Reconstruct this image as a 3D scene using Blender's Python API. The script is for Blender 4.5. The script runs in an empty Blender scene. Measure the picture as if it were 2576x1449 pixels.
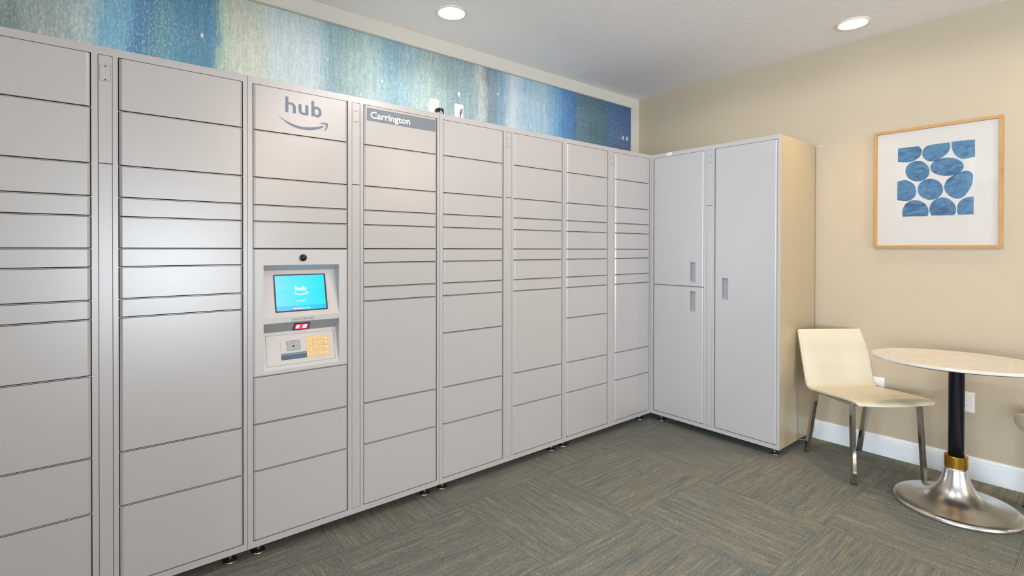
import bpy, bmesh, math, random
from mathutils import Vector, Matrix

# ---------------------------------------------------------------- camera, world, light, exposure
SC = bpy.context.scene
COL = SC.collection
F_PX = 1272.5
cam_d = bpy.data.cameras.new('camera')
cam = bpy.data.objects.new('camera', cam_d)
COL.objects.link(cam)
cam_d.sensor_width = 36.0
cam_d.sensor_fit = 'HORIZONTAL'
cam_d.lens = F_PX / 2576 * 36.0
cam_d.shift_y = -(724.5 - 633.26) / 2576
cam_d.clip_start = 0.02
RGT = Vector((0.77258, -0.634915, 0.001478))
DWN = Vector((-0.00239, -0.005236, -0.999983))
FWD = Vector((0.634913, 0.772564, -0.005562))
R3 = Matrix((RGT, -DWN, -FWD)).transposed()
cam.matrix_world = Matrix.Translation((0, 0, 1.295)) @ R3.to_4x4()
SC.camera = cam
SC.view_settings.view_transform = 'Standard'
SC.view_settings.look = 'None'
SC.view_settings.gamma = 1.0
SC.view_settings.use_curve_mapping = False
SC.view_settings.exposure = 0.54

world = bpy.data.worlds.new('world')
SC.world = world
world.use_nodes = True
world.node_tree.nodes['Background'].inputs[0].default_value = (0.62, 0.80, 1.0, 1)
world.node_tree.nodes['Background'].inputs[1].default_value = 0.6

# room measures (metres)
YF = 2.2938          # front plane of the long locker row
XC = 3.2493          # front plane of the corner locker
YL, XR, ZC = 2.853, 3.823, 2.651
ZT, ZB = 2.005, 0.0535
LAMP_W = (1.0, 0.80, 0.56)
DAY = (0.80, 0.92, 1.0)


def lamp(name, typ, loc, power, color, size=0.07, rot=(0, 0, 0), **kw):
    d = bpy.data.lights.new(name, typ)
    d.energy = power
    d.color = color
    if typ == 'AREA':
        d.size = size
    else:
        d.shadow_soft_size = size
    for k, v in kw.items():
        setattr(d, k, v)
    o = bpy.data.objects.new(name, d)
    o.location = loc
    o.rotation_euler = rot
    COL.objects.link(o)
    return o


DOWNLIGHTS = [  # x, y, power, colour, cone (degrees)
    (1.579, 2.471, 8, (1.0, 0.94, 0.84), 130),
    (3.509, 1.052, 22, (1.0, 0.74, 0.40), 96),
    (3.509, 0.000, 7, (1.0, 0.70, 0.38), 122),
    (1.579, 1.052, 27, (1.0, 0.94, 0.88), 177),
    (1.579, -0.37, 16, (1.0, 0.94, 0.88), 176),
    (2.00, -3.30, 46, (1.0, 0.66, 0.36), 178),
    (4.05, -3.30, 52, (1.0, 0.74, 0.48), 178),
]
for x, y, p, c, cone in DOWNLIGHTS:
    lamp('downlight_bulb', 'SPOT', (x, y, ZC - 0.012), p * 2.0, c, size=0.06,
         rot=(0, math.radians(15) if (x > 3 and y > 0.5) else 0, 0), spot_size=math.radians(cone), spot_blend=0.9 if cone < 170 else 0.12)
# daylight coming through the window openings at the far ends of the room
day = lamp('daylight', 'AREA', (0.95, -5.72, 0.92), 140, DAY, size=1.9, rot=(math.radians(92), 0, 0))
day.data.shape = 'RECTANGLE'
day.data.size_y = 1.6
day2 = lamp('daylight', 'AREA', (-7.2, -1.5, 1.25), 540, DAY, size=4.0, rot=(math.radians(116), 0, math.radians(-90)))
day2.data.shape = 'RECTANGLE'
day2.data.size_y = 2.2


# ---------------------------------------------------------------- helpers
def srgb(r, g, b, a=1.0):
    f = lambda c: (c / 255 / 12.92) if c / 255 <= 0.04045 else ((c / 255 + 0.055) / 1.055) ** 2.4
    return (f(r), f(g), f(b), a)


class NT:
    def __init__(s, name, base=None, rough=0.5, metal=0.0, **kw):
        s.m = bpy.data.materials.new(name)
        s.m.use_nodes = True
        s.t = s.m.node_tree
        s.b = s.t.nodes['Principled BSDF']
        if base is not None:
            s.b.inputs['Base Color'].default_value = base
        s.b.inputs['Roughness'].default_value = rough
        s.b.inputs['Metallic'].default_value = metal
        for k, v in kw.items():
            s.b.inputs[k.replace('_', ' ')].default_value = v

    def n(s, typ, **props):
        nd = s.t.nodes.new(typ)
        ins = props.pop('ins', {})
        for k, v in props.items():
            setattr(nd, k, v)
        for k, v in ins.items():
            if isinstance(v, bpy.types.NodeSocket):
                s.t.links.new(v, nd.inputs[k])
            else:
                nd.inputs[k].default_value = v
        return nd

    def math(s, op, a, b=0.0, c=None):
        ins = {0: a, 1: b}
        if c is not None:
            ins[2] = c
        return s.n('ShaderNodeMath', operation=op, ins=ins).outputs[0]

    def coord(s, which='Object'):
        return s.n('ShaderNodeTexCoord').outputs[which]

    def mapping(s, vec, scale=(1, 1, 1), loc=(0, 0, 0), rot=(0, 0, 0)):
        return s.n('ShaderNodeMapping', ins={'Vector': vec, 'Scale': scale, 'Location': loc, 'Rotation': rot}).outputs[0]

    def noise(s, vec, scale, detail=3.0, rough=0.5, dist=0.0):
        return s.n('ShaderNodeTexNoise', ins={'Vector': vec, 'Scale': scale, 'Detail': detail, 'Roughness': rough, 'Distortion': dist}).outputs[0]

    def ramp(s, fac, stops, interp='LINEAR'):
        nd = s.n('ShaderNodeValToRGB', ins={'Fac': fac})
        cr = nd.color_ramp
        cr.interpolation = interp
        while len(cr.elements) < len(stops):
            cr.elements.new(0.5)
        for e, (p, c) in zip(cr.elements, stops):
            e.position = p
            e.color = c if len(c) == 4 else (*c, 1)
        return nd.outputs[0]

    def mix(s, fac, a, b, mode='MIX'):
        nd = s.t.nodes.new('ShaderNodeMix')
        nd.data_type = 'RGBA'
        nd.blend_type = mode
        for i, v in ((0, fac), (6, a), (7, b)):
            if isinstance(v, bpy.types.NodeSocket):
                s.t.links.new(v, nd.inputs[i])
            else:
                nd.inputs[i].default_value = v
        return nd.outputs[2]

    def base(s, sock):
        s.t.links.new(sock, s.b.inputs['Base Color'])

    def bump(s, height, strength=0.3, dist=0.001):
        nd = s.n('ShaderNodeBump', ins={'Height': height, 'Strength': strength, 'Distance': dist})
        s.t.links.new(nd.outputs[0], s.b.inputs['Normal'])


def g(v):
    return (v, v, v, 1)


# ---------------------------------------------------------------- materials
def mat_powder(name, col, rough=0.36):
    k = NT(name, col, rough)
    k.b.inputs['Specular IOR Level'].default_value = 0.9
    co = k.coord()
    fine = k.noise(co, 560.0, 2.0, 0.6)
    k.bump(fine, 0.25, 0.0004)
    return k.m


M_LOCK = mat_powder('locker_paint', srgb(176, 171, 171), 0.27)
M_LOCK_IN = NT('locker_gap', srgb(26, 30, 36), 0.6).m
M_PANEL = mat_powder('console_paint', srgb(186, 182, 181), 0.36)
M_LOGO = NT('logo_vinyl', srgb(112, 121, 138), 0.5).m
M_LOGO_W = NT('white_vinyl', srgb(225, 226, 228), 0.5).m
M_NAME = NT('name_strip_vinyl', srgb(112, 118, 128), 0.45).m
M_BLACK = NT('black_plastic', srgb(14, 16, 22), 0.25).m
M_DARKGLASS = NT('camera_glass', srgb(8, 12, 24), 0.05).m
M_BEZEL = NT('screen_bezel', srgb(8, 12, 34), 0.35).m
M_STEEL = NT('zinc_steel', srgb(150, 152, 150), 0.35, 1.0).m
M_BLUELAB = NT('dark_blue_label', srgb(66, 90, 112), 0.5).m
M_WHITE = NT('white_plastic', srgb(236, 234, 230), 0.4).m
M_SLOT = NT('dark_slot', srgb(20, 20, 20), 0.7).m
M_KEYBACK = NT('keypad_metal', srgb(196, 170, 124), 0.36, 0.4).m
M_KEY = NT('key_metal', srgb(208, 190, 152), 0.30, 0.4).m
M_KEYDARK = NT('key_engraving', srgb(88, 72, 50), 0.6).m
M_GREYBAND = mat_powder('grey_band_paint', srgb(150, 152, 156), 0.4)
M_TEXTDARK = NT('dark_print', srgb(70, 70, 78), 0.6).m
M_TRIMW = NT('trim_paint', srgb(226, 220, 210), 0.42).m
M_BASEB = NT('baseboard_paint', srgb(226, 228, 232), 0.35).m
M_BRASS = NT('brass_collar', srgb(206, 152, 60), 0.28, 1.0).m
M_POLE = NT('black_pole', srgb(16, 20, 30), 0.32).m


def mat_screen():
    k = NT('screen_display', srgb(20, 30, 40), 0.06)
    co = k.coord('Object')
    sx = k.n('ShaderNodeSeparateXYZ', ins={0: co})
    u = sx.outputs[0]
    v = sx.outputs[2]
    c = k.ramp(u, [(0.0, srgb(120, 205, 255)), (0.5, srgb(75, 205, 252)), (1.0, srgb(10, 205, 250))])
    w = k.ramp(v, [(0.0, srgb(196, 214, 244)), (0.125, srgb(186, 210, 244)), (0.13, srgb(240, 246, 255)), (0.6, srgb(222, 242, 255)), (0.601, srgb(244, 250, 255)), (1.0, srgb(224, 240, 255))])
    cc = k.mix(0.85, c, w, 'MULTIPLY')
    k.t.links.new(cc, k.b.inputs['Emission Color'])
    k.b.inputs['Emission Strength'].default_value = 1.0
    return k.m


M_SCREEN = mat_screen()
M_SCREENTXT = NT('screen_text', srgb(200, 220, 235), 0.3).m
M_SCREENTXT.node_tree.nodes['Principled BSDF'].inputs['Emission Color'].default_value = (0.9, 0.97, 1, 1)
M_SCREENTXT.node_tree.nodes['Principled BSDF'].inputs['Emission Strength'].default_value = 0.75


def emis(name, col, st, base=(0.1, 0.1, 0.1, 1)):
    k = NT(name, base, 0.3)
    k.b.inputs['Emission Color'].default_value = col
    k.b.inputs['Emission Strength'].default_value = st
    return k.m


M_RED = emis('scanner_red_light', (0.9, 0.01, 0.10, 1), 0.62)
M_HOT = emis('scanner_led', (1.0, 0.55, 0.7, 1), 1.8)
M_LENS = emis('downlight_lens', (1.0, 0.96, 0.98, 1), 3.0, (0.8, 0.8, 0.8, 1))


def mat_wall(name, col, amp=0.25):
    k = NT(name, col, 0.62)
    co = k.coord()
    n1 = k.noise(co, 55.0, 4.0, 0.55)
    n2 = k.noise(co, 1.7, 2.0)
    k.base(k.mix(k.math('MULTIPLY', n2, 0.10), col, (col[0] * .86, col[1] * .85, col[2] * .82, 1)))
    k.bump(n1, amp, 0.004)
    return k.m


M_WALLR = mat_wall('beige_wall_paint', srgb(183, 167, 145))
M_WALLL = mat_wall('pale_wall_paint', srgb(222, 216, 205))


def mat_ceiling():
    k = NT('textured_ceiling_paint', srgb(250, 245, 244), 0.8)
    co = k.coord()
    a = k.noise(k.mapping(co, (1, 1, 1)), 30.0, 5.0, 0.6, 0.4)
    b = k.noise(co, 95.0, 3.0, 0.6)
    h = k.math('ADD', a, k.math('MULTIPLY', b, 0.4))
    k.bump(h, 0.5, 0.008)
    return k.m


M_CEIL = mat_ceiling()


def mat_carpet():
    k = NT('striped_carpet_tiles', g(0.2), 0.95)
    k.b.inputs['Specular IOR Level'].default_value = 0.15
    co = k.coord()
    s = k.n('ShaderNodeSeparateXYZ', ins={0: co})
    X = k.math('DIVIDE', k.math('SUBTRACT', s.outputs[0], 1.37 - 0.61 * 20), 0.612)
    Y = k.math('DIVIDE', k.math('SUBTRACT', s.outputs[1], 1.47 - 0.61 * 20), 0.612)
    ix, iy = k.math('FLOOR', X), k.math('FLOOR', Y)
    par = k.math('MODULO', k.math('ADD', ix, iy), 2.0)
    # even: stripes run along y ; odd: along x
    def sel(a, b):
        return k.math('ADD', k.math('MULTIPLY', a, k.math('SUBTRACT', 1.0, par)), k.math('MULTIPLY', b, par))
    across = sel(s.outputs[0], s.outputs[1])
    along = sel(s.outputs[1], s.outputs[0])
    tid = k.math('ADD', k.math('MULTIPLY', ix, 3.17), k.math('MULTIPLY', iy, 7.31))
    def vec(sa, sl, off=0.0):
        return k.n('ShaderNodeCombineXYZ', ins={0: k.math('MULTIPLY', across, sa), 1: k.math('MULTIPLY', along, sl), 2: k.math('ADD', tid, off)}).outputs[0]
    n1 = k.noise(vec(330, 9.0), 1.0, 2.0, 0.55)        # yarn streaks
    n2 = k.noise(vec(60, 3.0, 5.0), 1.0, 2.0, 0.5)       # wider bands
    n3 = k.noise(vec(230, 150, 9.0), 1.0, 3.0, 0.7)      # loop speckle
    n4 = k.noise(vec(260, 8.0, 21.0), 1.0, 1.0, 0.5)
    mixv = k.math('ADD', k.math('MULTIPLY', n1, 0.55), k.math('MULTIPLY', n2, 0.45))
    c = k.ramp(mixv, [(0.30, srgb(98, 110, 114)), (0.42, srgb(118, 122, 117)), (0.50, srgb(130, 129, 119)),
                      (0.58, srgb(142, 138, 126)), (0.70, srgb(160, 162, 150))])
    gold = k.ramp(n4, [(0.60, g(0.0)), (0.70, g(1.0))])
    c = k.mix(k.math('MULTIPLY', gold, 0.5), c, srgb(166, 156, 120))
    blue = k.ramp(n4, [(0.30, g(1.0)), (0.39, g(0.0))])
    c = k.mix(k.math('MULTIPLY', blue, 0.5), c, srgb(84, 106, 122))
    rib = k.math('SINE', k.math('MULTIPLY', across, math.tau / 0.0051))
    ribc = k.math('ADD', k.math('MULTIPLY', rib, 0.12), 0.88)
    spk = k.math('ADD', k.math('MULTIPLY', k.math('SUBTRACT', n3, 0.5), 2.0), 1.02)
    shade = k.math('MULTIPLY', ribc, spk)
    c = k.mix(1.0, c, k.n('ShaderNodeCombineXYZ', ins={0: shade, 1: shade, 2: shade}).outputs[0], 'MULTIPLY')
    # seams between tiles
    fx = k.math('ABSOLUTE', k.math('SUBTRACT', k.math('FRACT', X), 0.5))
    fy = k.math('ABSOLUTE', k.math('SUBTRACT', k.math('FRACT', Y), 0.5))
    seam = k.ramp(k.math('MAXIMUM', fx, fy), [(0.496, g(1.0)), (0.4995, g(0.72))])
    c = k.mix(1.0, c, seam, 'MULTIPLY')
    k.base(c)
    k.bump(k.math('ADD', k.math('MULTIPLY', rib, 0.4), n3), 0.7, 0.003)
    return k.m


M_CARPET = mat_carpet()


def mat_mural():
    k = NT('painted_mural', g(0.5), 0.42)
    co = k.coord()
    s = k.n('ShaderNodeSeparateXYZ', ins={0: co})
    x, z = s.outputs[0], s.outputs[2]
    v = k.n('ShaderNodeCombineXYZ', ins={0: x, 1: 0.0, 2: z}).outputs[0]
    wob = k.noise(k.mapping(v, (9, 1, 1.2)), 1.0, 5.0, 0.65)
    wob2 = k.noise(k.mapping(v, (3.0, 1, 4.0)), 1.0, 3.0, 0.6)
    xx = k.math('ADD', x, k.math('ADD', k.math('MULTIPLY', k.math('SUBTRACT', wob, 0.5), 0.10),
                                 k.math('MULTIPLY', k.math('SUBTRACT', wob2, 0.5), 0.07)))
    L0, L1 = -1.0, 3.9
    def P(a):
        return (a - L0) / (L1 - L0)
    st = [(-0.9, (120, 140, 140)), (-0.30, (112, 128, 122)), (-0.17, (150, 160, 152)), (-0.02, (172, 190, 194)),
          (0.01, (120, 172, 200)), (0.11, (104, 166, 200)), (0.16, (52, 118, 168)), (0.24, (84, 140, 156)),
          (0.33, (62, 126, 156)), (0.45, (58, 122, 158)), (0.475, (164, 190, 172)), (0.54, (200, 200, 178)),
          (0.66, (204, 210, 192)), (0.73, (196, 214, 224)), (0.80, (190, 212, 206))]
    st2 = [(0.80, (198, 214, 214)), (0.93, (192, 212, 222)), (1.02, (132, 164, 176)), (1.12, (150, 174, 174)),
           (1.25, (170, 192, 192)), (1.40, (116, 156, 174)), (1.52, (140, 166, 174)), (1.66, (156, 176, 170)),
           (1.82, (128, 150, 156)), (1.98, (134, 160, 168)), (2.06, (192, 194, 190)), (2.12, (118, 136, 140)),
           (2.26, (126, 158, 184)), (2.34, (204, 218, 232)), (2.46, (162, 192, 218))]
    st3 = [(2.46, (160, 190, 214)), (2.66, (168, 196, 220)), (2.76, (118, 164, 206)), (2.90, (60, 122, 182)),
           (3.00, (40, 98, 156)), (3.03, (78, 112, 128)), (3.18, (62, 98, 112)), (3.36, (48, 92, 108)),
           (3.44, (30, 82, 136)), (3.60, (22, 72, 132)), (3.75, (18, 58, 118))]
    f = k.math('DIVIDE', k.math('SUBTRACT', xx, L0), L1 - L0)
    r1 = k.ramp(f, [(P(a), srgb(*c)) for a, c in st])
    r2 = k.ramp(f, [(P(a), srgb(*c)) for a, c in st2])
    r3 = k.ramp(f, [(P(a), srgb(*c)) for a, c in st3])
    c = k.mix(k.math('GREATER_THAN', f, P(0.80)), r1, r2)
    c = k.mix(k.math('GREATER_THAN', f, P(2.46)), c, r3)
    # vertical drips, crackle, flecks
    drip = k.noise(k.mapping(v, (110, 1, 9)), 1.0, 4.0, 0.7)
    c = k.mix(0.55, c, k.ramp(drip, [(0.30, g(0.34)), (0.5, g(0.55)), (0.70, g(0.80))]), 'OVERLAY')
    wide = k.noise(k.mapping(v, (34, 1, 1.6), loc=(1, 0, 4)), 1.0, 4.0, 0.7)
    c = k.mix(0.5, c, k.ramp(wide, [(0.34, g(0.38)), (0.5, g(0.52)), (0.66, g(0.70))]), 'OVERLAY')
    blot = k.noise(k.mapping(v, (6, 1, 7)), 1.0, 4.0, 0.65)
    c = k.mix(0.32, c, k.ramp(blot, [(0.3, (0.42, 0.50, 0.56, 1)), (0.5, g(0.54)), (0.7, (0.62, 0.64, 0.56, 1))]), 'OVERLAY')
    wv = k.n('ShaderNodeVectorMath', operation='ADD', ins={0: k.mapping(v, (210, 1, 120)), 1: k.n('ShaderNodeTexNoise', ins={'Vector': k.mapping(v, (60, 1, 60)), 'Scale': 1.0}).outputs[1]}).outputs[0]
    cr1 = k.noise(wv, 1.0, 3.0, 0.62, 1.5)
    ridge = k.math('ABSOLUTE', k.math('SUBTRACT', cr1, 0.5))
    crack = k.ramp(ridge, [(0.0, g(1.0)), (0.035, g(0.0))])
    cmask = k.ramp(k.noise(k.mapping(v, (6, 1, 4), loc=(3, 0, 1)), 1.0, 3.0), [(0.42, g(0.15)), (0.6, g(1))])
    c = k.mix(k.math('MULTIPLY', k.math('MULTIPLY', crack, cmask), 0.5), c, srgb(84, 118, 130))
    cr2 = k.noise(k.mapping(v, (120, 1, 46), loc=(5, 0, 3)), 1.0, 4.0, 0.72, 1.2)
    c = k.mix(0.5, c, k.ramp(cr2, [(0.36, g(0.28)), (0.5, g(0.52)), (0.62, g(0.84))]), 'OVERLAY')
    fl = k.noise(k.mapping(v, (130, 1, 70), loc=(7, 0, 2)), 1.0, 3.0, 0.7)
    fm = k.noise(k.mapping(v, (3.0, 1, 3), loc=(1, 0, 9)), 1.0, 2.0, 0.6)
    flk = k.math('MULTIPLY', k.ramp(fl, [(0.54, g(0)), (0.63, g(1))]), k.ramp(fm, [(0.40, g(0.15)), (0.62, g(1))]))
    c = k.mix(k.math('MULTIPLY', flk, 0.7), c, srgb(208, 216, 206))
    dk = k.noise(k.mapping(v, (160, 1, 110), loc=(17, 0, 5)), 1.0, 2.0, 0.6)
    c = k.mix(k.math('MULTIPLY', k.ramp(dk, [(0.60, g(0)), (0.70, g(1))]), 0.35), c, srgb(60, 90, 104))
    c = k.mix(0.08, c, srgb(200, 212, 218))
    k.base(c)
    k.bump(k.math('ADD', drip, k.math('MULTIPLY', fl, 0.7)), 0.5, 0.003)
    return k.m


M_MURAL = mat_mural()


def mat_marble():
    k = NT('pale_marble', srgb(232, 222, 205), 0.22)
    co = k.coord()
    a = k.noise(k.mapping(co, (9, 9, 9)), 1.0, 6.0, 0.65, 1.2)
    k.base(k.mix(k.ramp(a, [(0.44, g(0)), (0.52, g(0.4)), (0.58, g(0))]), srgb(210, 205, 196), srgb(190, 182, 170)))
    return k.m


def mat_brushed():
    k = NT('satin_aluminium', srgb(206, 204, 202), 0.27, 1.0)
    co = k.coord()
    n = k.noise(k.mapping(co, (12, 12, 60)), 1.0, 2.0, 0.5)
    r = k.n('ShaderNodeMapRange', ins={0: n, 3: 0.24, 4: 0.30}).outputs[0]
    k.t.links.new(r, k.b.inputs['Roughness'])
    return k.m


def mat_bamboo():
    k = NT('bamboo_wood', srgb(196, 148, 84), 0.42)
    co = k.coord()
    a = k.noise(k.mapping(co, (60, 14, 14)), 1.0, 4.0, 0.6)
    b = k.noise(k.mapping(co, (9, 9, 9), loc=(2, 5, 1)), 1.0, 2.0, 0.5)
    c = k.mix(a, srgb(162, 116, 56), srgb(190, 144, 80))
    c = k.mix(k.math('MULTIPLY', k.ramp(b, [(0.62, g(0)), (0.72, g(1))]), 0.4), c, srgb(136, 92, 46))
    k.base(c)
    return k.m


def mat_watercolour():
    k = NT('blue_watercolour', srgb(70, 112, 158), 0.6)
    co = k.coord()
    a = k.noise(k.mapping(co, (8, 14, 16)), 1.0, 5.0, 0.65, 1.6)
    k.base(k.ramp(a, [(0.30, srgb(32, 70, 108)), (0.44, srgb(52, 98, 138)), (0.56, srgb(82, 128, 162)), (0.62, srgb(48, 92, 130)), (0.72, srgb(66, 112, 150))]))
    return k.m


def mat_glass():
    m = bpy.data.materials.new('picture_glass')
    m.use_nodes = True
    t = m.node_tree
    t.nodes.clear()
    out = t.nodes.new('ShaderNodeOutputMaterial')
    tr = t.nodes.new('ShaderNodeBsdfTransparent')
    gl = t.nodes.new('ShaderNodeBsdfGlossy')
    gl.inputs['Roughness'].default_value = 0.04
    lw = t.nodes.new('ShaderNodeLayerWeight')
    p5 = t.nodes.new('ShaderNodeMath')
    p5.operation = 'POWER'
    p5.inputs[1].default_value = 4.0
    t.links.new(lw.outputs['Facing'], p5.inputs[0])
    fr = t.nodes.new('ShaderNodeMath')
    fr.operation = 'MULTIPLY_ADD'
    fr.inputs[1].default_value = 0.8
    fr.inputs[2].default_value = 0.035
    t.links.new(p5.outputs[0], fr.inputs[0])
    mx = t.nodes.new('ShaderNodeMixShader')
    t.links.new(fr.outputs[0], mx.inputs[0])
    t.links.new(tr.outputs[0], mx.inputs[1])
    t.links.new(gl.outputs[0], mx.inputs[2])
    t.links.new(mx.outputs[0], out.inputs[0])
    return m


M_MARBLE, M_ALU, M_BAMBOO, M_WC, M_GLASS = mat_marble(), mat_brushed(), mat_bamboo(), mat_watercolour(), mat_glass()
M_MAT = NT('white_mat_board', srgb(206, 199, 195), 0.8).m
M_PAPER = NT('print_paper', srgb(210, 204, 200), 0.8).m
M_SHELL = NT('cream_leather', srgb(206, 198, 178), 0.36).m
M_STITCH = NT('cream_piping', srgb(216, 204, 184), 0.5).m
M_CHROME = NT('polished_chrome', srgb(200, 196, 188), 0.10, 1.0).m
M_UNDER = NT('dark_underside', srgb(48, 42, 36), 0.5).m
M_RUBBER = NT('rubber', srgb(24, 24, 26), 0.7).m
M_SPACKLE = NT('white_spackle', srgb(226, 228, 224), 0.8).m
M_BAFFLE = NT('downlight_trim', srgb(232, 226, 214), 0.45).m


# ---------------------------------------------------------------- object helpers
def link(name, me, mats, parent=None, loc=(0, 0, 0), smooth=False):
    o = bpy.data.objects.new(name, me)
    for m in (mats if isinstance(mats, (list, tuple)) else [mats]):
        me.materials.append(m)
    if parent:
        o.parent = parent
    o.location = loc
    COL.objects.link(o)
    if smooth:
        me.polygons.foreach_set('use_smooth', [True] * len(me.polygons))
    return o


def obj(name, bm, mats, parent=None, loc=(0, 0, 0), smooth=False, bevel=0.0, seg=2, recalc=True):
    if recalc:
        bmesh.ops.recalc_face_normals(bm, faces=bm.faces)
    me = bpy.data.meshes.new(name)
    bm.to_mesh(me)
    bm.free()
    o = link(name, me, mats, parent, loc, smooth)
    if bevel:
        md = o.modifiers.new('bevel', 'BEVEL')
        md.width = bevel
        md.segments = seg
        md.limit_method = 'ANGLE'
    return o


def tag(o, label, cat, group=None, kind=None):
    if label:
        o['label'] = label
    if cat:
        o['category'] = cat
    if group:
        o['group'] = group
    if kind:
        o['kind'] = kind
    return o


def struct(o):
    o['kind'] = 'structure'
    return o


def empty(name, loc=(0, 0, 0), rz=0.0):
    o = bpy.data.objects.new(name, None)
    o.empty_display_size = 0.1
    o.location = loc
    o.rotation_euler = (0, 0, rz)
    COL.objects.link(o)
    return o


def box(bm, x0, x1, y0, y1, z0, z1, mi=0):
    vs = [bm.verts.new(p) for p in ((x0, y0, z0), (x1, y0, z0), (x1, y1, z0), (x0, y1, z0), (x0, y0, z1), (x1, y0, z1), (x1, y1, z1), (x0, y1, z1))]
    for f in ((0, 3, 2, 1), (4, 5, 6, 7), (0, 1, 5, 4), (1, 2, 6, 5), (2, 3, 7, 6), (3, 0, 4, 7)):
        fc = bm.faces.new([vs[i] for i in f])
        fc.material_index = mi
    return vs


def prism(bm, pts, axis_vec, mi=0):
    """closed outline (3-D points, planar) extruded by axis_vec"""
    a = [bm.verts.new(p) for p in pts]
    b = [bm.verts.new(Vector(p) + Vector(axis_vec)) for p in pts]
    n = len(pts)
    fs = [bm.faces.new(a), bm.faces.new(b[::-1])]
    for i in range(n):
        fs.append(bm.faces.new((a[i], a[(i + 1) % n], b[(i + 1) % n], b[i])))
    for f in fs:
        f.material_index = mi


def lathe(bm, prof, n=48, sx=1.0, sy=1.0, cx=0.0, cy=0.0, mi=0):
    rings = []
    for r, z in prof:
        if r < 1e-6:
            rings.append([bm.verts.new((cx, cy, z))])
        else:
            rings.append([bm.verts.new((cx + r * sx * math.cos(math.tau * i / n), cy + r * sy * math.sin(math.tau * i / n), z)) for i in range(n)])
    for a, b in zip(rings, rings[1:]):
        for i in range(n):
            j = (i + 1) % n
            if len(a) == 1 and len(b) == 1:
                continue
            if len(a) == 1:
                f = bm.faces.new((a[0], b[i], b[j]))
            elif len(b) == 1:
                f = bm.faces.new((a[i], a[j], b[0]))
            else:
                f = bm.faces.new((a[i], a[j], b[j], b[i]))
            f.material_index = mi


def tube(bm, pts, r, n=10, mi=0):
    pts = [Vector(p) for p in pts]
    rings = []
    for i, p in enumerate(pts):
        d = (pts[min(i + 1, len(pts) - 1)] - pts[max(i - 1, 0)]).normalized()
        u = d.cross(Vector((0.3, 0.2, 1)) if abs(d.z) < 0.9 else Vector((1, 0, 0))).normalized()
        w = d.cross(u)
        rings.append([bm.verts.new(p + (u * math.cos(math.tau * k / n) + w * math.sin(math.tau * k / n)) * r) for k in range(n)])
    for a, b in zip(rings, rings[1:]):
        for k in range(n):
            bm.faces.new((a[k], a[(k + 1) % n], b[(k + 1) % n], b[k])).material_index = mi
    bm.faces.new(rings[0]).material_index = mi
    bm.faces.new(rings[-1][::-1]).material_index = mi


def text_bm(body, x0, x1, z0, z1, offset=0.0, depth=0.0006):
    """lettering in the x-z plane facing -y, fitted to the given rectangle; returns a bmesh"""
    cu = bpy.data.curves.new('lettering', 'FONT')
    cu.body = body
    cu.size = 1.0
    cu.offset = offset
    cu.extrude = 0.01
    cu.resolution_u = 6
    t = bpy.data.objects.new('lettering', cu)
    COL.objects.link(t)
    dg = bpy.context.evaluated_depsgraph_get()
    me = bpy.data.meshes.new_from_object(t.evaluated_get(dg))
    bpy.data.objects.remove(t)
    bpy.data.curves.remove(cu)
    xs = [v.co.x for v in me.vertices]
    ys = [v.co.y for v in me.vertices]
    a, b, c, d = min(xs), max(xs), min(ys), max(ys)
    for v in me.vertices:
        v.co = Vector((x0 + (v.co.x - a) / (b - a) * (x1 - x0), -(v.co.z + 0.01) / 0.02 * depth, z0 + (v.co.y - c) / (d - c) * (z1 - z0)))
    me.materials.clear()
    bm = bmesh.new()
    bm.from_mesh(me)
    bpy.data.meshes.remove(me)
    for f in bm.faces:
        f.material_index = 0
    return bm


SMILE = [(-0.0026, 0.0598), (0.0095, 0.0535), (0.0229, 0.0467), (0.0388, 0.0396), (0.0574, 0.0334), (0.0774, 0.0287), (0.0977, 0.0273), (0.1169, 0.0285), (0.1363, 0.0312), (0.156, 0.0356), (0.1719, 0.0407), (0.1852, 0.0448), (0.1892, 0.0434), (0.1886, 0.0399), (0.1799, 0.0339), (0.1666, 0.0271), (0.1494, 0.0212), (0.1311, 0.0171), (0.1143, 0.0153), (0.0977, 0.015), (0.0799, 0.0167), (0.0623, 0.0205), (0.0474, 0.026), (0.0326, 0.0341), (0.0204, 0.0424), (0.0095, 0.0503), (0.0011, 0.0559)]
ARROW = [(0.1703, 0.0539), (0.1786, 0.0579), (0.1893, 0.0606), (0.2, 0.0609), (0.2075, 0.0587), (0.2088, 0.0566), (0.2081, 0.0477), (0.2054, 0.0377), (0.2, 0.0274), (0.1939, 0.0218), (0.1919, 0.0228), (0.1953, 0.0294), (0.1987, 0.0394), (0.1998, 0.0484), (0.1973, 0.0517), (0.1893, 0.0529), (0.1785, 0.0528), (0.1712, 0.0516)]


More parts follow.
